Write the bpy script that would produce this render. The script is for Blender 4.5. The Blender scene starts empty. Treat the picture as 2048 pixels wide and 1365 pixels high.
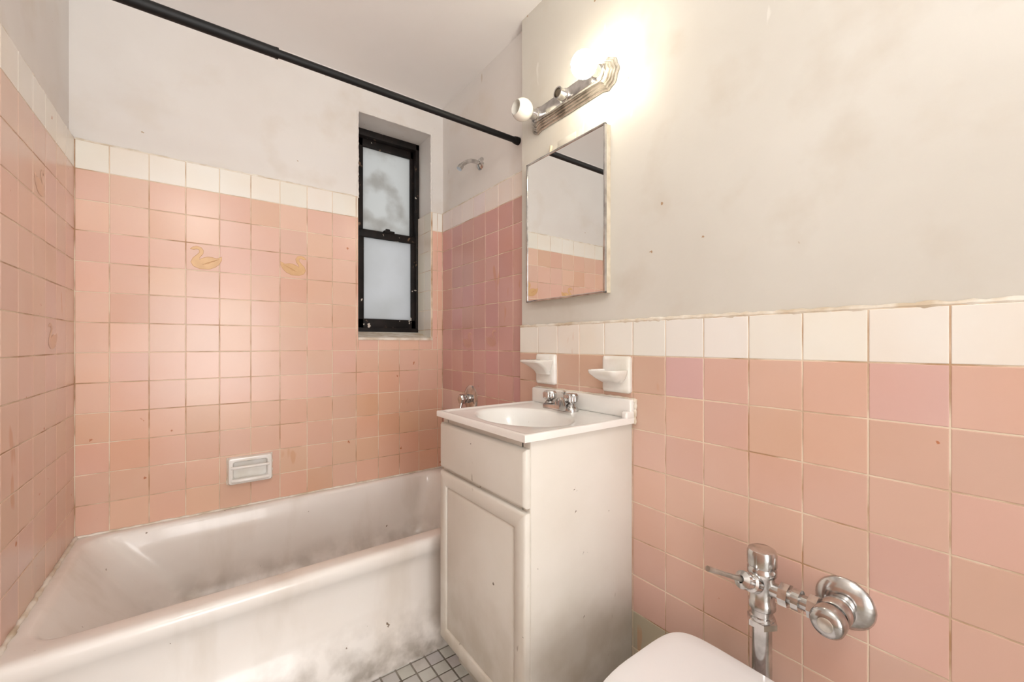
import bpy, bmesh, math, random
from mathutils import Vector, Matrix
random.seed(7)
H=1.08
C=bpy.context.scene.collection
bpy.context.scene.view_settings.view_transform='Standard'
bpy.context.scene.view_settings.look='None'

# ---------------------------------------------------------------- materials
def s2l(r,g,b):
    f=lambda c:(c/255/12.92) if c/255<=.04045 else ((c/255+.055)/1.055)**2.4
    return (f(r),f(g),f(b),1)
def mat(name,c1,c2=None,scale=5,rough=.5,metal=0,bump=0,bscale=20,lo=.4,hi=.65,attr=False,dist=.002,coat=0,spec=.5,
        stain=None,sscale=2.5,slo=.55,shi=.75,detail=6,grime=None,specks=None,streak=None,scratch=None):
    m=bpy.data.materials.new(name); m.use_nodes=True
    nt=m.node_tree; N=nt.nodes; L=nt.links; p=N['Principled BSDF']
    p.inputs['Roughness'].default_value=rough; p.inputs['Metallic'].default_value=metal
    p.inputs['Coat Weight'].default_value=coat; p.inputs['Specular IOR Level'].default_value=spec
    tc=N.new('ShaderNodeTexCoord')
    def noise(sc,d=detail,vec=None):
        n=N.new('ShaderNodeTexNoise'); n.inputs['Scale'].default_value=sc; n.inputs['Detail'].default_value=d
        L.new(vec or tc.outputs['Object'],n.inputs['Vector']); return n
    def mix(a,b,fac,typ='MIX'):
        x=N.new('ShaderNodeMix'); x.data_type='RGBA'; x.blend_type=typ
        for s,v in ((x.inputs[6],a),(x.inputs[7],b),(x.inputs[0],fac)):
            if hasattr(v,'links'): L.new(v,s)
            else: s.default_value=v
        return x.outputs[2]
    def rampv(o,lo,hi,a=0,b=1):
        r=N.new('ShaderNodeMapRange'); r.inputs[1].default_value=lo; r.inputs[2].default_value=hi
        r.inputs[3].default_value=a; r.inputs[4].default_value=b
        L.new(o,r.inputs[0]); return r.outputs[0]
    def ramp(n,lo,hi): return rampv(n.outputs['Fac'],lo,hi)
    def mul(a,b):
        x=N.new('ShaderNodeMath'); x.operation='MULTIPLY'; L.new(a,x.inputs[0])
        if hasattr(b,'links'): L.new(b,x.inputs[1])
        else: x.inputs[1].default_value=b
        return x.outputs[0]
    def mapped(sc):
        mp=N.new('ShaderNodeMapping'); mp.inputs['Scale'].default_value=sc; L.new(tc.outputs['Object'],mp.inputs[0]); return mp.outputs[0]
    if attr:
        a=N.new('ShaderNodeAttribute'); a.attribute_name='tcol'; col=a.outputs['Color']
        if c2: col=mix(col,c2,ramp(noise(scale),lo,hi),'MULTIPLY')
    else:
        col=c1
        if c2: col=mix(c1,c2,ramp(noise(scale),lo,hi))
    if stain: col=mix(col,stain,ramp(noise(sscale,9),slo,shi))
    if streak:   # (colour, scale, amount): vertical run marks
        f=ramp(noise(streak[1],8,mapped((1,1,.25))),.53,.78); col=mix(col,streak[0],mul(f,streak[2]))
    if grime:    # (colour, z_full, z_none, scale, amount)
        sp=N.new('ShaderNodeSeparateXYZ'); L.new(tc.outputs['Object'],sp.inputs[0])
        f=mul(rampv(sp.outputs['Z'],grime[1],grime[2],1,0),ramp(noise(grime[3],10),.38,.62))
        col=mix(col,grime[0],mul(f,grime[4]))
    if specks:   # (colour, scale, threshold)
        col=mix(col,specks[0],ramp(noise(specks[1],4),specks[2],specks[2]+.02))
    if scratch:  # thin scuffs
        f=mul(ramp(noise(scratch[1],3,mapped((1,1,.3))),scratch[2],scratch[2]+.02),scratch[3]); col=mix(col,scratch[0],f)
    if hasattr(col,'links'): L.new(col,p.inputs['Base Color'])
    else: p.inputs['Base Color'].default_value=col
    if bump:
        b=N.new('ShaderNodeBump'); b.inputs['Strength'].default_value=bump; b.inputs['Distance'].default_value=dist
        L.new(noise(bscale,4).outputs['Fac'],b.inputs['Height']); L.new(b.outputs[0],p.inputs['Normal'])
    return m
def emis(name,col,st):
    m=bpy.data.materials.new(name); m.use_nodes=True
    p=m.node_tree.nodes['Principled BSDF']
    p.inputs['Base Color'].default_value=(.9,.9,.88,1)
    p.inputs['Emission Color'].default_value=col; p.inputs['Emission Strength'].default_value=st
    return m

M_plaster=mat('plaster_paint',s2l(232,228,224),s2l(224,218,213),1.6,.5,bump=.35,bscale=9,dist=.003,stain=s2l(220,211,201),sscale=5,slo=.54,shi=.8,specks=(s2l(184,160,134),30,.75),scratch=(s2l(196,180,160),16,.73,.7))
M_plasterR=mat('plaster_paint_warm',s2l(218,215,207),s2l(211,207,198),2.0,.5,bump=.45,bscale=13,dist=.003,stain=s2l(206,199,187),sscale=6,slo=.54,shi=.8,specks=(s2l(170,140,110),24,.735),scratch=(s2l(232,229,222),14,.69,.6))
M_ceil=mat('ceiling_paint',s2l(248,246,245),s2l(243,240,238),1.2,.5,bump=.2,bscale=6,dist=.003)
M_tile=mat('glazed_tile',None,(.98,.92,.86,1),2.6,.25,attr=True,bump=.08,bscale=10,dist=.002,lo=.42,hi=.68,specks=(s2l(190,124,90),26,.745),scratch=(s2l(206,150,112),9,.70,.45))
M_grout=mat('grout',s2l(232,216,194),s2l(182,146,112),9,.85,bump=.3,bscale=120,lo=.44,hi=.66)
M_groutF=mat('floor_grout',s2l(150,144,134),s2l(108,100,90),10,.9)
M_groutW=mat('caulk',s2l(236,230,219),s2l(204,188,164),18,.6,bump=.4,bscale=60)
M_enamel=mat('tub_enamel',s2l(242,238,233),s2l(236,229,222),2.2,.26,bump=.08,bscale=5,dist=.002,coat=.2,
   streak=(s2l(210,199,184),8,.5),grime=(s2l(134,122,106),.0,.21,12,.8),specks=(s2l(130,112,94),38,.745))
M_white=mat('vanity_paint',s2l(229,225,217),s2l(221,216,206),3,.45,bump=.1,bscale=25,
   streak=(s2l(206,196,178),7,.5),grime=(s2l(182,170,148),.10,.50,11,.5),specks=(s2l(116,104,92),34,.735),scratch=(s2l(150,138,122),22,.72,.7))
M_counter=mat('cultured_marble',s2l(244,243,240),s2l(236,232,226),3,.18,coat=.3,specks=(s2l(190,170,140),30,.75))
M_ceram=mat('white_ceramic',s2l(242,240,236),s2l(230,226,216),12,.2,coat=.2)
M_china=mat('toilet_china',s2l(243,243,245),None,rough=.12,coat=.4)
M_chrome=mat('aged_chrome',(.68,.67,.66,1),(.42,.41,.40,1),30,.18,metal=1,bump=.1,bscale=60,dist=.001)
M_chrome2=mat('worn_chrome_plate',s2l(204,200,192),s2l(144,138,128),22,.3,metal=.8,bump=.35,bscale=45,dist=.002)
M_mirror=mat('mirror_glass',(.88,.89,.88,1),None,rough=.012,metal=1)
M_black=mat('black_window_paint',s2l(32,26,24),s2l(16,14,14),14,.6,bump=.3,bscale=40,spec=.25,stain=s2l(120,96,78),sscale=26,slo=.64,shi=.70,specks=(s2l(214,204,192),30,.68))
M_rod=mat('matte_black_rod',s2l(18,18,19),None,rough=.5,spec=.3)
M_dark=mat('painted_hole_shade',s2l(40,36,32),None,rough=.8)
M_beige=mat('cabinet_side_paint',s2l(226,216,196),s2l(206,192,168),25,.5)
M_swan=mat('swan_decal_gold',s2l(222,182,132),s2l(210,168,120),20,.35)
M_swanF=mat('swan_decal_faded',s2l(226,188,162),s2l(222,186,166),20,.35)
M_swanS=mat('swan_decal_faded_mauve',s2l(208,160,144),s2l(204,158,146),20,.35)
M_swan2=mat('swan_decal_line',s2l(200,150,100),None,rough=.4)
M_floor=mat('floor_mosaic',None,(.78,.75,.71,1),9,.35,attr=True)
M_door=mat('door_paint',s2l(232,230,226),None,rough=.4)
M_bulb=emis('bulb_lit',(1,.90,.70,1),52)
M_bulboff=mat('bulb_opal',s2l(246,242,232),None,rough=.12,coat=.5)
M_fill=emis('fill_globe_glow',(1,.985,.96,1),27)  # glow of the added fill globe

def pane(name,lo,hi,sc,p0,p1):
    m=bpy.data.materials.new(name); m.use_nodes=True
    nt=m.node_tree; nt.nodes.remove(nt.nodes['Principled BSDF']); out=nt.nodes['Material Output']
    tc=nt.nodes.new('ShaderNodeTexCoord'); nz=nt.nodes.new('ShaderNodeTexNoise'); nz.inputs['Scale'].default_value=sc; nz.inputs['Detail'].default_value=8
    cr=nt.nodes.new('ShaderNodeValToRGB'); cr.color_ramp.elements[0].position=p0; cr.color_ramp.elements[0].color=lo
    cr.color_ramp.elements[1].position=p1; cr.color_ramp.elements[1].color=hi
    tr=nt.nodes.new('ShaderNodeBsdfTranslucent'); gl=nt.nodes.new('ShaderNodeBsdfGlossy'); gl.inputs['Roughness'].default_value=.35
    mx=nt.nodes.new('ShaderNodeMixShader'); mx.inputs[0].default_value=.04
    nt.links.new(tc.outputs['Object'],nz.inputs['Vector']); nt.links.new(nz.outputs['Fac'],cr.inputs[0]); nt.links.new(cr.outputs[0],tr.inputs[0])
    nt.links.new(tr.outputs[0],mx.inputs[1]); nt.links.new(gl.outputs[0],mx.inputs[2]); nt.links.new(mx.outputs[0],out.inputs[0])
    return m
M_paneT=pane('frosted_pane_grimy',(.58,.565,.54,1),(.73,.73,.715,1),7,.36,.54)
M_paneB=pane('frosted_pane',(.68,.68,.67,1),(.74,.74,.74,1),4,.35,.6)

# ---------------------------------------------------------------- mesh builder
class MB:
    def __init__(s): s.v=[];s.f=[];s.m=[];s.c=[];s.sm=[];s.mats=[]
    def mi(s,m):
        if m not in s.mats: s.mats.append(m)
        return s.mats.index(m)
    def add(s,vs,fs,m,col=(1,1,1,1),smooth=False):
        o=len(s.v); s.v+= [tuple(x) for x in vs]; k=s.mi(m)
        for f in fs: s.f.append(tuple(i+o for i in f)); s.m.append(k); s.c.append(col); s.sm.append(smooth)
    def box(s,a,b,m,bev=0,seg=2,smooth=True):
        bm=bmesh.new(); bmesh.ops.create_cube(bm,size=1)
        a=Vector(a);b=Vector(b)
        for v in bm.verts: v.co=Vector((a[i]+(v.co[i]+.5)*(b[i]-a[i]) for i in range(3)))
        if bev: bmesh.ops.bevel(bm,geom=bm.edges[:],offset=bev,segments=seg,profile=.5,affect='EDGES')
        s.bm(bm,m,smooth and bev>0)
    def bm(s,bm,m,smooth=False,mtx=None):
        bmesh.ops.recalc_face_normals(bm,faces=bm.faces[:])
        bm.verts.index_update(); bm.verts.ensure_lookup_table()
        s.add([(mtx@v.co if mtx else v.co) for v in bm.verts],[[v.index for v in f.verts] for f in bm.faces],m,smooth=smooth); bm.free()
    def rings(s,rings,m,cap0=False,cap1=False,smooth=True,closed=True):
        n=len(rings[0]); vs=[p for r in rings for p in r]; fs=[]
        for i in range(len(rings)-1):
            for j in range(n if closed else n-1):
                k=(j+1)%n; fs.append((i*n+j,i*n+k,(i+1)*n+k,(i+1)*n+j))
        if cap0: fs.append(tuple(reversed(range(n))))
        if cap1: fs.append(tuple((len(rings)-1)*n+j for j in range(n)))
        s.add(vs,fs,m,smooth=smooth)
    def lathe(s,prof,o,ax,m,seg=32,smooth=True,flute=0,nf=8):
        o=Vector(o); ax=Vector(ax).normalized(); t=Vector((0,0,1)) if abs(ax.z)<.9 else Vector((1,0,0))
        u=ax.cross(t).normalized(); w=ax.cross(u); rs=[]
        for r,z in prof:
            rs.append([o+ax*z+(u*math.cos(a)+w*math.sin(a))*max(r*(1+flute*math.cos(nf*a)),1e-5) for a in [2*math.pi*j/seg for j in range(seg)]])
        s.rings(rs,m,smooth=smooth)
    def tube(s,pts,r,m,seg=16,caps=True):
        pts=[Vector(p) for p in pts]; rs=[]; n=len(pts); rr=r if isinstance(r,list) else [r]*n
        d0=(pts[1]-pts[0]).normalized(); t=Vector((0,0,1)) if abs(d0.z)<.9 else Vector((1,0,0)); u=d0.cross(t).normalized()
        for i,p in enumerate(pts):
            d=(pts[min(i+1,n-1)]-pts[max(i-1,0)]).normalized(); u=(u-d*u.dot(d)).normalized(); w=d.cross(u)
            rs.append([p+(u*math.cos(2*math.pi*j/seg)+w*math.sin(2*math.pi*j/seg))*rr[i] for j in range(seg)])
        s.rings(rs,m,caps,caps)
    def build(s,name,angle=40,fix=False):
        me=bpy.data.meshes.new(name); me.from_pydata(s.v,[],s.f)
        for m in s.mats: me.materials.append(m)
        me.polygons.foreach_set('material_index',s.m); me.polygons.foreach_set('use_smooth',s.sm)
        ca=me.color_attributes.new('tcol','FLOAT_COLOR','CORNER'); d=[]
        for p,c in zip(me.polygons,s.c): d+=list(c)*p.loop_total
        ca.data.foreach_set('color',d)
        me.update()
        if any(s.sm):
            me.set_sharp_from_angle(angle=math.radians(angle))
            me.polygons.foreach_set('use_smooth',s.sm); me.update()
        ob=bpy.data.objects.new(name,me); C.objects.link(ob); return ob

def tiles(mb,O,U,V,N,us,vs,colf,m=M_tile,gap=.0028,t=.0035,bev=.0013,hole=None,skip=None):
    """real tiles; O at the tile-face plane, N outwards"""
    O,U,V,N=map(Vector,(O,U,V,N))
    flip=(U.cross(V)).dot(N)<0
    for i in range(len(us)-1):
        for j in range(len(vs)-1):
            cell=[us[i],us[i+1],vs[j],vs[j+1]]
            ps=[cell]
            if hole:
                a,b,c,d=cell; h0,h1,h2,h3=hole
                if a<h1 and b>h0 and c<h3 and d>h2:
                    ps=[]
                    if a<h0: ps.append([a,h0,c,d])
                    if b>h1: ps.append([h1,b,c,d])
                    a2,b2=max(a,h0),min(b,h1)
                    if c<h2: ps.append([a2,b2,c,h2])
                    if d>h3: ps.append([a2,b2,h3,d])
            for a,b,c,d in ps:
                if b-a<.008 or d-c<.008: continue
                col=colf(i,j)
                if col is None: continue
                g=gap/2; a+=g;b-=g;c+=g;d-=g
                jit=[random.uniform(-.00012,.00012) for _ in range(4)]
                vsx=[]
                for ins,n in ((0,-t),(0,-bev*.75),(bev*.35,-bev*.25),(bev,0)):
                    for k,(x,y) in enumerate(((a+ins,c+ins),(b-ins,c+ins),(b-ins,d-ins),(a+ins,d-ins))):
                        vsx.append(O+U*x+V*y+N*(n+(jit[k] if n>-t else 0)))
                fs=[(12,13,14,15)]
                for r in range(3):
                    for k in range(4): fs.append((r*4+k,r*4+(k+1)%4,r*4+4+(k+1)%4,r*4+4+k))
                if flip: fs=[tuple(reversed(f)) for f in fs]
                mb.add(vsx,fs,m,col,smooth=False)
def vary(c,a=.035,b=.03):
    k=1+random.uniform(-a,a); return (min(1,c[0]*k*(1+random.uniform(-b,b)*.5)),c[1]*k*(1+random.uniform(-b,b)),c[2]*k*(1+random.uniform(-b,b)),1)
WT=s2l(238,235,228)
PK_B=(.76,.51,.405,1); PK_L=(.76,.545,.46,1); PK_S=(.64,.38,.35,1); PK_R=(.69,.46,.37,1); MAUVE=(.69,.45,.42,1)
def rng(a,b,st): 
    o=[]; x=a
    while x<b-1e-6: o.append(x); x+=st
    o.append(b); return o
def bead(mb,p0,p1,r,n=60,m=None):
    p0=Vector(p0);p1=Vector(p1); pts=[];rr=[]
    for i in range(n+1):
        pts.append(p0.lerp(p1,i/n)+Vector([random.uniform(-.0008,.0008) for _ in range(3)])); rr.append(r*random.uniform(.65,1.3))
    mb.tube(pts,rr,m or M_groutW,8)

CEIL=H+1.317; P=.1088; RIM=H-.685; ZT=H+.620; ZW=H+.722
rowsA=[RIM+k*P for k in range(12)]+[ZT,ZW]
# ---------------------------------------------------------------- back wall
WX0,WX1,WZ0,WZ1=.607,1.004,H+.025,H+1.154
mb=MB()
YP=2.104
mb.box((-.62,YP,-.1),(WX0,2.42,CEIL+.1),M_plaster)
mb.box((WX1,YP,-.1),(1.32,2.42,CEIL+.1),M_plaster)
mb.box((WX0,YP,-.1),(WX1,2.42,WZ0),M_plaster)
mb.box((WX0,YP,WZ1),(WX1,2.42,CEIL+.1),M_plaster)
for a,b,c,d in ((-.39,WX0,0,ZW),(WX1,1.08,0,ZW),(WX0,WX1,0,WZ0)):
    mb.box((a,2.0912,c),(b,2.108,d),M_grout)
usB=[-.3675]+[-.279+.1095*k for k in range(13)]+[1.0645]
def cb(i,j):
    if j==12: return vary(WT,.02,.01)
    c=PK_B
    if i>8: c=tuple(c[k]*(1,.97,.94,1)[k] for k in range(4))
    if j<4: c=tuple(c[k]*(.98,.945,.89,1)[k] for k in range(4))
    if random.random()<.06: c=tuple(c[k]*(.96,.92,.88,1)[k] for k in range(4))
    return vary(c)
tiles(mb,(0,2.09,0),(1,0,0),(0,0,1),(0,-1,0),usB,rowsA,cb,hole=(WX0,WX1,WZ0,WZ1))
mb.box((WX1-.0085,2.0912,WZ0),(WX1+.001,2.262,ZW),M_grout)
tiles(mb,(WX1-.0095,0,0),(0,1,0),(0,0,1),(-1,0,0),[2.09,2.176,2.262],[WZ0+.01]+[RIM+k*P for k in range(7,12)]+[ZT,ZW],lambda i,j:vary(s2l(232,226,214),.03,.02))
y0,y1,z0,z1=2.086,2.27,WZ0+.006,WZ0+.042
mb.add([(WX0,y0,z0-.012),(WX1,y0,z0-.012),(WX1,y0,z0),(WX0,y0,z0),(WX1,y1,z1),(WX0,y1,z1),(WX0,y1,z0-.012),(WX1,y1,z0-.012)],
       [(0,1,2,3),(3,2,4,5),(0,3,5,6),(1,7,4,2)],M_groutW)
bead(mb,(-.367,2.097,ZW+.001),(WX0,2.097,ZW+.001),.006)
bead(mb,(WX0+.002,YP+.001,ZW),(WX0+.002,YP+.001,WZ1),.005,40,M_plaster)
bead(mb,(WX0,YP+.001,WZ1),(WX1,YP+.001,WZ1),.005,30,M_plaster)
bead(mb,(WX1,YP+.001,ZW),(WX1,YP+.001,WZ1),.006,40,M_plaster)
mb.build('wall_back')
# ---------------------------------------------------------------- left wall
mb=MB()
mb.box((-.62,-.82,-.1),(-.384,YP+.02,CEIL+.1),M_plaster)
mb.box((-.386,1.27,0),(-.3692,2.095,ZW),M_grout)
ys=[2.0895-.1095*k for k in range(8)]; ys=[1.27]+sorted(ys)[0:] if ys[-1]>1.28 else sorted(ys)
def cl(i,j): return vary(WT,.02,.01) if j==12 else vary(PK_L)
tiles(mb,(-.368,0,0),(0,1,0),(0,0,1),(1,0,0),ys,rowsA,cl)
bead(mb,(-.376,1.27,ZW+.001),(-.376,2.09,ZW+.001),.006)
mb.box((-.386,-.78,0),(-.3692,1.27,H+.067),M_grout)
RR=[H-.036-.109*7-.109*2+.001-.05]+[H-.036-.109*k for k in range(8,-1,-1)]+[H+.067]
def cr_(i,j):
    if j==len(RR)-2: return vary(WT,.02,.01)
    if j<2: return vary(s2l(192,180,160),.05,.02)
    return vary(PK_R)
tiles(mb,(-.368,0,0),(0,1,0),(0,0,1),(1,0,0),rng(-.78,1.27,.1095),RR,cr_)
mb.build('wall_left')
# ---------------------------------------------------------------- shower end wall
mb=MB()
mb.box((1.075,1.30,-.1),(1.32,YP+.02,CEIL+.1),M_plaster)
mb.box((1.0662,1.34,0),(1.08,2.095,ZW),M_grout)
ysS=sorted([2.0895-.1095*k for k in range(7)]+[1.337])
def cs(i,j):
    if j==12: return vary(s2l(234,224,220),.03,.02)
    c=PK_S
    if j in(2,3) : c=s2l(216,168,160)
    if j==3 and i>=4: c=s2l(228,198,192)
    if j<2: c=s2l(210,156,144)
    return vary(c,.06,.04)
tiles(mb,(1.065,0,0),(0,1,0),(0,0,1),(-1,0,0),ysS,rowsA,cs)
bead(mb,(1.07,1.34,ZW+.001),(1.07,2.09,ZW+.001),.005)
mb.build('wall_shower_end')
# ---------------------------------------------------------------- right (mirror) wall
mb=MB()
mb.box((1.04,-.82,-.1),(1.32,1.337,CEIL+.1),M_plasterR)
mb.box((1.0312,-.78,0),(1.045,1.337,H+.067),M_grout)
usR=sorted([.785-.1098*k for k in range(0,15)]+[.895,1.005,1.115,1.225,1.3385])
iy=lambda y:min(range(len(usR)-1),key=lambda i:abs((usR[i]+usR[i+1])/2-y))
iA=iy(.62); iB=iy(.18)
def cr2(i,j):
    top=len(RR)-2
    if j==top: return vary(WT,.02,.01)
    if j<2: return vary(s2l(192,180,160),.05,.02)
    if j==top-1 and i in(iA,iB): return vary(MAUVE,.01)
    return vary(PK_R,.045,.03)
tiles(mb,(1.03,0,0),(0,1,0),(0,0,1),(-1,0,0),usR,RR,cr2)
bead(mb,(1.036,-.7,H+.069),(1.036,1.336,H+.069),.0065,140)
mb.build('wall_right')
# ---------------------------------------------------------------- near wall + door, ceiling, floor
mb=MB()
DX0,DX1,DZ=-.30,.50,2.05
mb.box((-.62,-.95,-.1),(DX0,-.78,CEIL+.1),M_plaster); mb.box((DX1,-.95,-.1),(1.32,-.78,CEIL+.1),M_plaster)
mb.box((DX0,-.95,DZ),(DX1,-.78,CEIL+.1),M_plaster)
mb.build('wall_front')
mb=MB()   # open door leaf, swung out into the hall
mb.box((DX0-.05,-1.78,.006),(DX0-.01,-.96,DZ-.004),M_door,.003)
for z0,z1 in((.2,.95),(1.1,1.85)):
    mb.box((DX0-.015,-1.68,z0),(DX0-.004,-1.06,z1),M_door,.004)
mb.lathe([(0,0),(.012,0),(.012,.03),(.028,.04),(.028,.06),(0,.07)],(DX0-.012,-1.71,.98),(1,0,0),M_chrome)
mb.build('door_1')
mb=MB(); mb.box((-1.3,-2.2,-.12),(1.6,-.95,-.002),M_door); mb.build('floor_hall')
mb=MB(); mb.box((-1.3,-2.3,-.12),(1.6,-2.2,CEIL+.1),M_plaster); mb.build('wall_hall')
mb=MB(); mb.box((-.62,-.95,CEIL),(1.32,2.42,CEIL+.12),M_ceil); mb.build('ceiling')
mb=MB(); mb.box((-.62,-.95,-.12),(1.32,2.42,-.0015),M_groutF)
tiles(mb,(0,0,0),(1,0,0),(0,1,0),(0,0,1),rng(-.368,1.03,.0515),rng(-.78,1.34,.0515),lambda i,j:vary(s2l(208,206,202),.12,.03),m=M_floor,gap=.006,t=.003,bev=.001)
mb.build('floor')

# ---------------------------------------------------------------- window
mb=MB()
def fr(x0,x1,z0,z1,y0,y1,m=M_black,b=.003): mb.box((x0,y0,z0),(x1,y1,z1),m,b)
F0,F1=WX0+.001,WX1-.0
fr(F0,F0+.045,WZ0+.04,WZ1,2.262,2.35); fr(F1-.022,F1,WZ0+.04,WZ1,2.262,2.35)
fr(F0,F1,WZ1-.035,WZ1,2.262,2.35); fr(F0,F1,WZ0+.02,WZ0+.062,2.258,2.35)
fr(F0+.04,.694,H+.60,WZ1-.03,2.30,2.325); fr(.964,F1-.02,H+.60,WZ1-.03,2.30,2.325)
fr(F0+.04,F1-.02,H+1.078,WZ1-.03,2.30,2.325); fr(F0+.04,F1-.02,H+.60,H+.628,2.30,2.325)
fr(F0+.04,.690,H+.08,H+.615,2.272,2.297); fr(.958,F1-.02,H+.08,H+.615,2.272,2.297)
fr(F0+.04,F1-.02,H+.08,H+.136,2.272,2.297); fr(F0+.04,F1-.02,H+.578,H+.615,2.268,2.30)
fr(.80,.86,H+.615,H+.63,2.268,2.295,M_black,.004)
fr(.81,.835,H+.625,H+.64,2.272,2.285,M_black,.004)
fr(.694,.964,H+.62,H+1.08,2.311,2.314,M_paneT,0)
fr(.690,.958,H+.134,H+.58,2.283,2.286,M_paneB,0)
mb.build('window_1')

# ---------------------------------------------------------------- bathtub
def rrect(x0,x1,y0,y1,r,z,n=10,m=14):
    pts=[]
    cs=[(x1-r,y0+r,-90),(x1-r,y1-r,0),(x0+r,y1-r,90),(x0+r,y0+r,180)]
    for q,(cx,cy,a0) in enumerate(cs):
        for k in range(n+1):
            a=math.radians(a0+90*k/n); pts.append((cx+r*math.cos(a),cy+r*math.sin(a),z))
        nx=cs[(q+1)%4]; a=math.radians(a0+90)
        p=Vector((cx+r*math.cos(a),cy+r*math.sin(a),z)); qn=Vector((nx[0]+r*math.cos(a),nx[1]+r*math.sin(a),z))
        for k in range(1,m): pts.append(tuple(p.lerp(qn,k/m)))
    return pts
mb=MB()
L0,L1,F,B=-.3665,1.0635,1.342,2.0885
R=[]
for z,dy in((.0,-.006),(.095,-.006),(.108,.004),(.150,.006),(.163,.017),(.30,.020),(.325,.016),(.343,.006),(.358,0),(.378,0),(.389,.004),(RIM-.001,.013),(RIM,.022)):
    ins=.0 if z<.38 else dy*.2
    R.append(rrect(L0+ins,L1-ins,F+dy,B-ins,.004+ (.01 if z>.38 else 0),z))
R.append(rrect(L0+.028,L1-.045,F+.060,B-.026,.07,RIM))
R.append(rrect(L0+.034,L1-.052,F+.070,B-.032,.075,RIM-.004))
R.append(rrect(L0+.042,L1-.060,F+.078,B-.038,.08,RIM-.016))
R.append(rrect(L0+.085,L1-.072,F+.090,B-.048,.10,RIM-.08))
R.append(rrect(L0+.16,L1-.09,F+.104,B-.062,.12,RIM-.18))
R.append(rrect(L0+.22,L1-.105,F+.12,B-.078,.13,RIM-.26))
R.append(rrect(L0+.27,L1-.13,F+.145,B-.10,.13,RIM-.305))
R.append(rrect(L0+.33,L1-.18,F+.19,B-.15,.12,RIM-.32))
R.append(rrect(L0+.5,L1-.4,F+.33,B-.30,.05,RIM-.323))
mb.rings(R,M_enamel,cap1=True)
bead(mb,(L0+.002,F+.01,RIM+.001),(L0+.002,B,RIM+.001),.006,60)
bead(mb,(L0,B-.001,RIM+.001),(L1,B-.001,RIM+.001),.005,90)
bead(mb,(L1-.002,F+.03,RIM+.001),(L1-.002,B,RIM+.001),.005,60)
mb.lathe([(0,.0),(.035,0),(.037,.004),(.03,.007),(0,.007)],(L1-.083,1.71,RIM-.13),(-1,0,.15),M_chrome)
mb.lathe([(0,.004),(.03,.004),(.033,.0),(.033,-.004)],(L1-.28,1.71,RIM-.3225),(0,0,1),M_chrome)
mb.build('bathtub',angle=50)

# ---------------------------------------------------------------- soap dish on back wall
mb=MB()
x0,x1,z0,z1=.077,.236,H-.585,H-.474; yb,yf=2.0905,2.062
def rr2(x0,x1,z0,z1,r,y): return [(p[0],y,p[1]) for p in rrect(x0,x1,z0,z1,r,0,4,2)]
mb.rings([rr2(x0,x1,z0,z1,.010,yb),rr2(x0,x1,z0,z1,.010,yf+.008),rr2(x0+.003,x1-.003,z0+.003,z1-.003,.010,yf+.001),rr2(x0+.008,x1-.008,z0+.008,z1-.008,.008,yf),
  rr2(x0+.016,x1-.016,z0+.016,z1-.016,.010,yf+.001),rr2(x0+.019,x1-.019,z0+.019,z1-.019,.010,yf+.006),rr2(x0+.021,x1-.021,z0+.021,z1-.021,.010,yb-.003)],M_ceram,cap1=True)
mb.tube([(x0+.012,yf-.002,z1-.040),(x0+.02,yf-.008,z1-.040),(x1-.02,yf-.008,z1-.040),(x1-.012,yf-.002,z1-.040)],.006,M_ceram,12)
mb.tube([(x0+.015,yf-.002,z0+.018),(x0+.03,yf-.010,z0+.018),(x1-.03,yf-.010,z0+.018),(x1-.015,yf-.002,z0+.018)],.008,M_ceram,12)
bead(mb,(x0,yb-.002,z0),(x1,yb-.002,z0),.004,16); bead(mb,(x0,yb-.002,z0),(x0,yb-.002,z1),.004,12); bead(mb,(x1,yb-.002,z0),(x1,yb-.002,z1),.004,12)
mb.build('bath_soap_dish')

# ---------------------------------------------------------------- shower rod
mb=MB(); ZR=H+.862; YR=1.405
mb.tube([(-.366,YR,ZR),(.172,YR,ZR)],.0150,M_rod,24); mb.tube([(.17,YR,ZR),(1.064,YR,ZR)],.0120,M_rod,24)
mb.tube([(.168,YR,ZR),(.176,YR,ZR)],.0158,M_rod,24)
mb.lathe([(0,0),(.026,0),(.026,.012),(.016,.02),(.015,.02)],(-.383,YR,ZR),(1,0,0),M_rod)
mb.lathe([(0,0),(.016,0),(.016,.012),(.014,.024),(.0125,.024)],(1.0745,YR,ZR),(-1,0,0),M_rod)
mb.build('shower_curtain_rod')

# ---------------------------------------------------------------- shower arm
mb=MB(); y=1.707; z=H+.872
mb.lathe([(.0,.012),(.012,.012),(.026,.006),(.031,0)],(1.0745,y,z),(-1,0,0),M_chrome)
mb.tube([(1.07,y,z),(1.045,y,z+.003),(1.02,y,z),(.995,y,z-.012),(.975,y,z-.028),(.962,y,z-.045)],.0095,M_chrome)
mb.tube([(.968,y,z-.037),(.956,y,z-.055)],.013,M_chrome)
mb.build('shower_arm')
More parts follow.
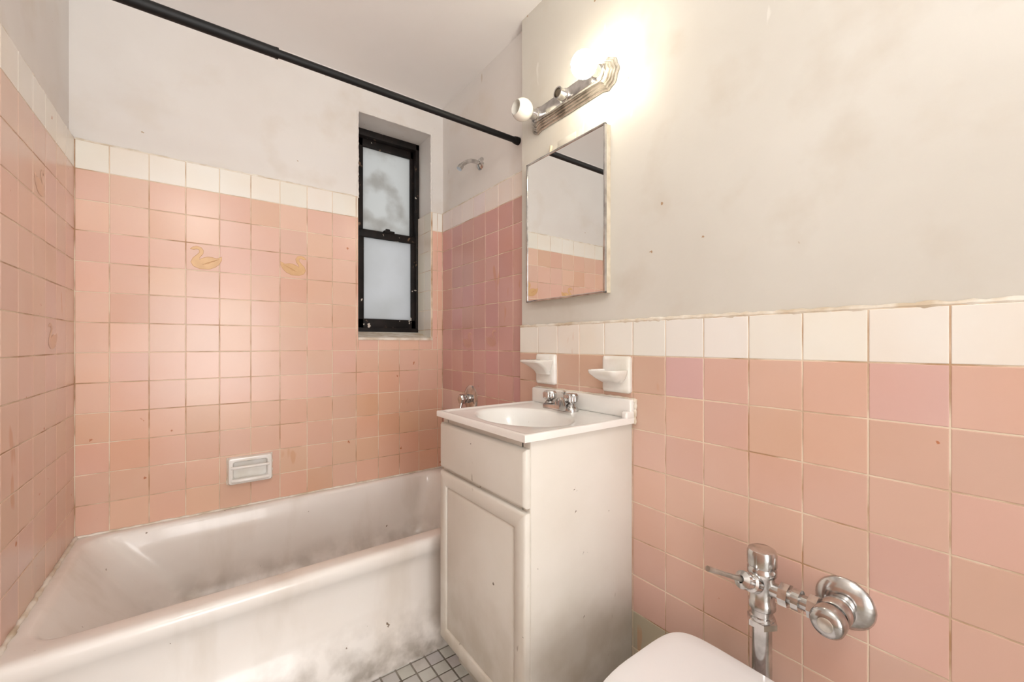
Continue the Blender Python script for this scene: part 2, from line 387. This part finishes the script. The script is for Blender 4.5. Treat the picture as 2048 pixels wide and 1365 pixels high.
# ---------------------------------------------------------------- tub valve
mb=MB(); y=1.785; z=H-.272
mb.lathe([(0,.012),(.03,.012),(.052,.008),(.064,.002),(.066,0)],(1.0655,y,z),(-1,0,0),M_chrome,40)
mb.lathe([(.022,.008),(.022,.025),(.016,.03),(.016,.038)],(1.065,y,z),(-1,0,0),M_chrome)
mb.lathe([(.0,.034),(.019,.034),(.024,.040),(.024,.056),(.018,.063),(0,.065)],(1.065,y,z),(-1,0,0),M_chrome,48,flute=.08,nf=6)
mb.tube([(1.015,y,z),(1.008,y-.006,z-.022),(1.0,y-.012,z-.042)],[.009,.008,.006],M_chrome)
mb.build('tub_valve_handle')
mb=MB()
mb.lathe([(0,.0),(.028,0),(.028,.01),(.022,.016),(.02,.016)],(1.0655,y,RIM+.085),(-1,0,0),M_chrome)
mb.tube([(1.06,y,RIM+.085),(1.0,y,RIM+.085),(.965,y,RIM+.082),(.945,y,RIM+.068),(.94,y,RIM+.05)],[.022,.023,.023,.021,.017],M_chrome)
mb.build('tub_spout')

# ---------------------------------------------------------------- vanity
mb=MB()
VX,VX1,VY0,VY1=.640,1.0285,.786,1.245; VT=H-.2355; VB=H-.960
ZD=H-.217
mb.box((VX,VY0,VB),(VX1,VY0+.014,VT),M_white,.0015)
mb.box((VX+.055,VY0,0),(VX1,VY0+.014,VB+.003),M_white,.001)
mb.box((VX,VY1-.014,VB),(VX1,VY1,VT),M_white,.0015)
mb.box((VX+.055,VY1-.014,0),(VX1,VY1,VB+.003),M_white,.001)
mb.box((VX+.055,VY0+.014,0),(VX+.067,VY1-.014,VB+.01),M_white)
mb.box((VX,VY0+.014,VB),(VX1,VY1-.014,VB+.014),M_white)
mb.box((VX1-.008,VY0+.014,VB),(VX1,VY1-.014,VT),M_white)
mb.box((VX-.001,VY0+.001,VB),(VX+.016,VY0+.035,VT),M_white,.001); mb.box((VX-.001,VY1-.035,VB),(VX+.016,VY1-.001,VT),M_white,.001)
for a,b in((VT-.03,VT),(H-.43,H-.39),(VB,VB+.035)): mb.box((VX-.001,VY0+.03,a),(VX+.016,VY1-.03,b),M_white)
def front(y0,y1,z0,z1,frame=None):
    xf,xb=VX-.018,VX-.0012
    q=lambda i,x,r=.002:[(x,p[0],p[1]) for p in rrect(y0+i,y1-i,z0+i,z1-i,r,0,2,2)]
    if not frame:
        mb.rings([q(0,xb),q(0,xf+.008),q(.002,xf+.005),q(.006,xf+.001),q(.010,xf)],M_white,True,True)
    else:
        w=frame
        mb.rings([q(0,xb),q(0,xf+.006),q(.002,xf+.003),q(.006,xf),q(w,xf),q(w+.003,xf+.002),q(w+.005,xf+.006),q(w+.008,xf+.0065),q(w+.010,xf+.004),q(w+.014,xf+.0025)],M_white,True,True)
front(VY0+.004,VY1-.004,H-.404,H-.258)
front(VY0+.004,VY1-.004,VB-.002,H-.415,.040)
CX0,CX1,CY0,CY1=.609,1.0285,.772,1.236
cx,cy=.785,1.005; N=96
def rectpt(a,x0,x1,y0,y1):
    dx,dy=math.cos(a),math.sin(a); t=1e9
    if dx>1e-9:t=min(t,(x1-cx)/dx)
    if dx<-1e-9:t=min(t,(x0-cx)/dx)
    if dy>1e-9:t=min(t,(y1-cy)/dy)
    if dy<-1e-9:t=min(t,(y0-cy)/dy)
    return (cx+dx*t,cy+dy*t)
angs=[2*math.pi*k/N for k in range(N)]
for c in((CX0,CY0),(CX0,CY1),(CX1,CY0),(CX1,CY1)):
    a=math.atan2(c[1]-cy,c[0]-cx)%(2*math.pi); k=min(range(N),key=lambda i:abs(angs[i]-a)); angs[k]=a
def rc(ins,z): return [rectpt(a,CX0+ins,CX1-ins,CY0+ins,CY1-ins)+(z,) for a in angs]
def el(s,z,sx=.128,sy=.180): return [(cx+math.cos(a)*sx*s,cy+math.sin(a)*sy*s,z) for a in angs]
mb.rings([rc(.02,VT+.0),rc(.0,VT+.0),rc(0,ZD-.004),rc(.0015,ZD-.001),rc(.005,ZD),rc(.012,ZD),rc(.018,ZD-.0035),rc(.026,ZD-.004),
  el(1.05,ZD-.004),el(1.0,ZD-.006),el(.96,ZD-.014),el(.88,ZD-.045),el(.76,ZD-.085),el(.55,ZD-.115),el(.3,ZD-.127),el(.1,ZD-.129)],M_counter,cap1=True)
mb.lathe([(0,.003),(.018,.003),(.022,0)],(cx,cy,ZD-.129),(0,0,1),M_chrome)
mb.box((1.006,CY0+.002,ZD-.004),(1.029,CY1-.002,ZD+.052),M_counter,.007,3)
mb.box((.985,CY0+.0,ZD-.006),(1.028,CY0+.022,ZD+.018),M_counter,.007,3)
bead(mb,(1.026,CY0+.002,ZD+.052),(1.026,CY1,ZD+.052),.004,30)
bead(mb,(1.024,CY0+.002,ZD-.02),(1.026,CY0,ZD+.052),.005,12)
mb.build('bathroom_vanity')
# ---------------------------------------------------------------- faucet
mb=MB(); fx,fy=.962,1.028; fz=ZD-.0038
pl=lambda r,l,z:[(fx+math.cos(a)*r,fy+(l if math.sin(a)>0 else -l)+math.sin(a)*r,z) for a in [2*math.pi*k/32+.01 for k in range(32)]]
mb.rings([pl(.024,.052,fz),pl(.024,.052,fz+.010),pl(.021,.050,fz+.016),pl(.016,.048,fz+.018)],M_chrome,True,True)
for s_ in(-1,1):
    o=(fx,fy+s_*.052,fz+.015)
    mb.lathe([(.018,0),(.014,.008),(.010,.012),(.010,.016)],o,(0,0,1),M_chrome)
    mb.lathe([(0,.014),(.016,.014),(.021,.018),(.022,.036),(.017,.043),(0,.045)],o,(0,0,1),M_chrome,48,flute=.12,nf=6)
d=Vector((-.62,-.78,0)).normalized(); b0=Vector((fx,fy,fz+.012))
mb.lathe([(.020,0),(.018,.012),(.015,.02),(0,.024)],b0,(0,0,1),M_chrome)
mb.tube([b0+Vector((0,0,.008)),b0+d*.02+Vector((0,0,.017)),b0+d*.05+Vector((0,0,.022)),b0+d*.08+Vector((0,0,.018)),b0+d*.098+Vector((0,0,.006))],[.015,.015,.013,.012,.011],M_chrome)
mb.tube([(fx+.018,fy,fz+.012),(fx+.018,fy,fz+.055)],.003,M_chrome); mb.lathe([(0,0),(.007,.002),(.008,.008),(0,.012)],(fx+.018,fy,fz+.05),(0,0,1),M_chrome)
mb.build('sink_faucet')

# ---------------------------------------------------------------- medicine cabinet
mb=MB(); a,b,c,d=.875,1.272,H+.160,H+.698; xf=1.010
mb.box((xf+.004,a+.002,c+.002),(1.0395,b-.002,d-.002),M_beige)
w=.007
for q in(((xf,a,c),(xf+.010,b,c+w)),((xf,a,d-w),(xf+.010,b,d)),((xf,a,c),(xf+.010,a+w,d)),((xf,b-w,c),(xf+.010,b,d))): mb.box(q[0],q[1],M_chrome,.002)
mb.box((xf+.003,a+w-.001,c+w-.001),(xf+.005,b-w+.001,d-w+.001),M_mirror)
mb.build('medicine_cabinet_mirror')

# ---------------------------------------------------------------- vanity light bar
mb=MB(); ly0,ly1,lz=.846,1.268,H+.862
def outline(k,x):
    hh=.046-k; rr=.056-k; pts=[]
    ya,yb_=ly0+.054,ly1-.054
    for i in range(25):
        t=math.radians(-72+144*i/24); r=rr*(1+.04*math.cos(9*t))
        pts.append((x,yb_+math.cos(t)*r,lz+math.sin(t)*r))
    pts.append((x,yb_-.006,lz+hh)); pts.append((x,ya+.006,lz+hh))
    for i in range(25):
        t=math.radians(108+144*i/24); r=rr*(1+.04*math.cos(9*(t-math.pi)))
        pts.append((x,ya+math.cos(t)*r,lz+math.sin(t)*r))
    pts.append((x,ya+.006,lz-hh)); pts.append((x,yb_-.006,lz-hh))
    return pts
rs=[]; x=1.0395
for k,dx in((0,0),(0,.006),(.003,.008),(.007,.006),(.008,.011),(.011,.013),(.015,.011),(.016,.016),(.019,.018),(.023,.016),(.024,.022),(.027,.024)):
    rs.append(outline(k,x-dx))
mb.rings(rs,M_chrome2,False,True,smooth=True)
ys3=[.898,1.0525,1.207]
mb.box((1.004,ly0+.045,lz-.022),(1.018,ly1-.045,lz+.022),M_chrome,.003)
for i,yy in enumerate(ys3):
    o=(1.006,yy,lz)
    mb.lathe([(.024,0),(.024,.004),(.019,.006),(.019,.030),(.0205,.031),(.0205,.034),(.016,.034),(.016,.006),(0,.006)],o,(-1,0,0),M_chrome,36)
    if i==1: mb.lathe([(0,.008),(.0155,.008)],o,(-1,0,0),M_beige,24)
def bulb(yy,m):
    pr=[(.013,.008),(.0135,.025),(.017,.033),(.026,.0415)]
    for k in range(0,15):
        t=math.radians(140-k*10) ; pr.append((max(.040*math.sin(t),0),.0655+ -.040*math.cos(t)))
    mb.lathe(pr,(1.006,yy,lz),(-1,0,0),m,40)
bulb(ys3[0],M_bulb); bulb(ys3[2],M_bulboff)
mb.build('vanity_light_bar')
mb=MB()
mb.box((1.037,1.03,H+.715),(1.0405,1.12,H+.74),M_plasterR,.002)
mb.tube([(1.036,1.155,H+.735),(1.034,1.157,H+.71),(1.037,1.16,H+.69)],[.006,.005,.004],M_beige)
mb.build('painted_over_anchor')

# ---------------------------------------------------------------- ceramic wall holders
def plate(mb,y0,y1,z0,z1):
    q=lambda i,x:[(x,p[0],p[1]) for p in rrect(y0+i,y1-i,z0+i,z1-i,.008,0,4,2)]
    mb.rings([q(0,1.0305),q(0,1.022),q(.003,1.018),q(.010,1.014)],M_ceram,True,True)
mb=MB(); y0,y1,z0,z1=.788,.894,H-.150,H-.038
plate(mb,y0,y1,z0,z1)
zt=H-.082
def tr_(x0,x1,ya,yb_,r,z): return rrect(x0,x1,ya,yb_,r,z,5,2)
mb.rings([tr_(.985,1.020,y0+.02,y1-.02,.010,zt-.035),tr_(.965,1.020,y0+.006,y1-.006,.016,zt-.022),tr_(.946,1.020,y0,y1,.018,zt-.008),tr_(.944,1.020,y0-.001,y1+.001,.018,zt),tr_(.946,1.020,y0,y1,.018,zt+.003),
   tr_(.951,1.016,y0+.006,y1-.006,.014,zt+.003),tr_(.954,1.014,y0+.01,y1-.01,.012,zt-.008)],M_ceram,True,True)
mb.build('soap_holder')
mb=MB(); y0,y1=1.118,1.224
plate(mb,y0,y1,z0,z1)
zt=H-.062
rs=[]
for t in range(9):
    u_=t/8; zt_=zt-.045+.045*u_**.8; xo=1.0-.062*u_**1.3
    rs.append(tr_(xo,1.018,y0+.016*(1-u_),y1-.016*(1-u_),.012,zt_-.005))
rs.append(tr_(.936,1.018,y0,y1,.012,zt)); rs.append(tr_(.940,1.016,y0+.004,y1-.004,.010,zt+.003))
mb.rings(rs,M_ceram,True,True)
for yy in(y0+.025,y0+.053,y0+.081): mb.lathe([(0,.0006),(.008,.0006),(.009,0)],(.962,yy,zt+.003),(0,0,1),M_dark,20)  # flat dark discs, painted for the shade inside the brush holes
mb.build('toothbrush_holder')

# ---------------------------------------------------------------- flush valve
mb=MB(); wy,wz=.272,H-.518; bx,by=.962,.398
mb.lathe([(0,.016),(.022,.016),(.034,.012),(.047,.004),(.050,0),(.050,-.002)],(1.0295,wy,wz),(-1,0,0),M_chrome,40)
mb.tube([(1.02,wy,wz),(.945,wy,wz)],.021,M_chrome,28)
mb.lathe([(.024,0),(.027,.004),(.027,.032),(.024,.036)],(.995,wy,wz),(-1,0,0),M_chrome,36)
mb.lathe([(.020,0),(.0285,.003),(.0285,.020),(.024,.027),(.012,.031),(0,.031)],(.948,wy,wz-.0),(-1,0,0),M_chrome,36)
mb.lathe([(0,.0315),(.011,.0315),(.013,.030)],(.947,wy,wz),(-1,0,0),M_chrome2,20)
mb.tube([(bx,wy,wz),(bx,by,wz)],.0145,M_chrome,24)
for yy,r_,l_ in((wy+.022,.0235,.016),(wy+.052,.021,.014),(wy+.072,.0235,.017)):
    mb.lathe([(.012,0),(r_,.001),(r_,l_),(.012,l_+.001)],(bx,yy,wz),(0,1,0),M_chrome,8 if r_>.022 else 24,smooth=False)
mb.lathe([(0,.080),(.020,.080),(.026,.077),(.0285,.070),(.0285,.045),(.0265,.043),(.0265,.038),(.028,.036),(.028,.026),(.024,.020),(.024,-.030),(.026,-.034),(.026,-.046),(.021,-.05),(.021,-.062),(.024,-.064),(.024,-.078),(.019,-.082),(.019,-.245)],(bx,by,wz),(0,0,1),M_chrome,36)
mb.lathe([(.024,0),(.030,.002),(.030,.014),(.024,.016)],(bx,by,wz-.085),(0,0,1),M_chrome,6,smooth=False)
hd=Vector((-.135,.035,.062)).normalized(); h0=Vector((bx-.018,by+.003,wz+.006))
mb.lathe([(.017,0),(.019,.004),(.019,.020),(.015,.024),(.015,.036),(.018,.038),(.018,.047),(.008,.053)],h0,hd,M_chrome,28)
mb.tube([h0+hd*.048,h0+hd*.10,h0+hd*.152],[.0055,.0045,.0055],M_chrome2,14)
mb.lathe([(.019,.0),(.026,-.002),(.026,-.016),(.032,-.018),(.032,-.0215)],(bx,by,.339),(0,0,1),M_chrome,28)
mb.build('flush_valve')

# ---------------------------------------------------------------- toilet
mb=MB(); tcy=.392; LT=H-.680
def egg(xb,xf,w,z,n=64,sq=2.6):
    xc=xb-(xb-xf)*.42; pts=[]
    for k in range(n):
        a=2*math.pi*k/n; c,s=math.cos(a),math.sin(a)
        e=2/sq if c>0 else 1.0
        X=(abs(c)**e)*(1 if c>0 else -1); Y=(abs(s)**(e if c>0 else .92))*(1 if s>0 else -1)
        pts.append((xc+X*((xb-xc) if c>0 else (xc-xf)),tcy+Y*w,z))
    return pts
mb.rings([egg(.99,.66,.115,0),egg(.99,.66,.115,.02),egg(.98,.68,.10,.06),egg(.97,.66,.10,.14),egg(.965,.60,.12,.22),egg(.945,.53,.15,.29),egg(.93,.49,.17,.34),egg(.925,.478,.176,.362),egg(.925,.476,.178,.372),egg(.92,.48,.176,.376)],M_china,True,True)
mb.rings([egg(1.005,.80,.09,.22),egg(1.01,.80,.115,.28),egg(1.012,.80,.125,.305),egg(1.01,.80,.124,.314),egg(1.0,.81,.115,.3165)],M_china,True,True)
mb.rings([egg(.925,.470,.178,.3765,sq=5),egg(.925,.466,.182,.380,sq=5),egg(.925,.466,.182,.386,sq=5),egg(.922,.47,.179,.389,sq=5)],M_china,True,True)
mb.rings([egg(.924,.468,.178,.3895,sq=6),egg(.926,.463,.183,.392,sq=6),egg(.926,.463,.183,LT-.006,sq=6),egg(.924,.466,.181,LT-.002,sq=6),egg(.918,.472,.175,LT,sq=6),egg(.89,.50,.15,LT+.0015,sq=5)],M_china,True,True)
mb.build('toilet')

# ---------------------------------------------------------------- swan decals
sw=[(-.5,.36),(-.42,.45),(-.28,.5),(-.14,.46),(-.06,.34),(-.08,.2),(-.18,.06),(-.2,-.04),(-.08,.04),(.08,.10),(.22,.10),(.38,.06),(.56,.16),(.55,0),(.46,-.18),(.32,-.32),(.1,-.42),(-.2,-.42),(-.40,-.33),(-.48,-.17),(-.42,.0),(-.3,.13),(-.2,.25),(-.21,.35),(-.29,.38),(-.38,.34)]
def swan(O,U,N,s,flip=1,m=None):
    mb=MB(); O=Vector(O);U=Vector(U)*flip;N=Vector(N);V=Vector((0,0,1))
    n=len(sw); top=[O+U*x*s+V*y*s+N*.0005 for x,y in sw]; bot=[O+U*x*s+V*y*s+N*.0001 for x,y in sw]
    mb.add(top+bot,[tuple(range(n))]+[(i,(i+1)%n,n+(i+1)%n,n+i) for i in range(n)],m or M_swan)
    if not m:
        for k in range(3):
            p=[O+U*(-.1+.08*k)*s+V*(-.25+.02*k)*s+N*.0006,O+U*(.1+.08*k)*s+V*(-.12+.03*k)*s+N*.0006,O+U*(.32+.07*k)*s+V*(-.06+.05*k)*s+N*.0006]
            mb.tube(p,.0006,M_swan2,6)
        p=[O+U*x*s+V*y*s+N*.0006 for x,y in sw]; mb.tube(p+[p[0]],.0006,M_swan2,6)
    mb.build('swan_decal')
swan((.003,2.0898,H+.343),(1,0,0),(0,-1,0),.098,1)
swan((.325,2.0898,H+.350),(1,0,0),(0,-1,0),.098,-1)
swan((-.3676,1.828,H+.02),(0,1,0),(1,0,0),.085,1,M_swanF)
swan((-.3676,1.71,H+.45),(0,1,0),(1,0,0),.085,-1,M_swanF)
swan((1.0646,1.598,H+.023),(0,1,0),(-1,0,0),.085,1,M_swanS)
swan((1.0646,1.815,H+.015),(0,1,0),(-1,0,0),.085,1,M_swanS)

# ---------------------------------------------------------------- unseen fill globe, added to brighten room and ceiling
mb=MB(); lx,lyy=-.05,-.30
mb.lathe([(0,0),(.06,0),(.065,.01),(.05,.025),(.012,.03),(.012,.10),(.045,.11),(.05,.125),(.05,.135)],(lx,lyy,CEIL),(0,0,-1),M_door,40)
mb.lathe([(.125*math.sin(math.radians(t)),.245-.125*math.cos(math.radians(t))) for t in range(22,181,8)]+[(0,.37)],(lx,lyy,CEIL),(0,0,-1),M_fill,40)
mb.build('added_fill_globe')
hl=bpy.data.lights.new('added_fill_light','AREA'); hl.shape='RECTANGLE'; hl.size=1.1; hl.size_y=1.6; hl.energy=53; hl.color=(.99,.985,.985)  # unseen fill light, added outside the doorway to even out the brightness
ho=bpy.data.objects.new('added_fill_light',hl); C.objects.link(ho); ho.location=(.1,-1.85,1.05); ho.rotation_euler=(math.radians(110),0,math.radians(4))

# ---------------------------------------------------------------- world + camera
w=bpy.data.worlds.new('World'); bpy.context.scene.world=w; w.use_nodes=True
bg=w.node_tree.nodes['Background']; bg.inputs[0].default_value=(.97,.985,1,1); bg.inputs[1].default_value=1.25
cam=bpy.data.cameras.new('Camera'); co=bpy.data.objects.new('Camera',cam); C.objects.link(co)
co.location=(0,0,H); co.rotation_euler=(math.radians(90),0,math.radians(-36.5))
cam.sensor_width=36; cam.lens=831/2048*36; cam.shift_y=.0027; cam.clip_start=.01
bpy.context.scene.camera=co
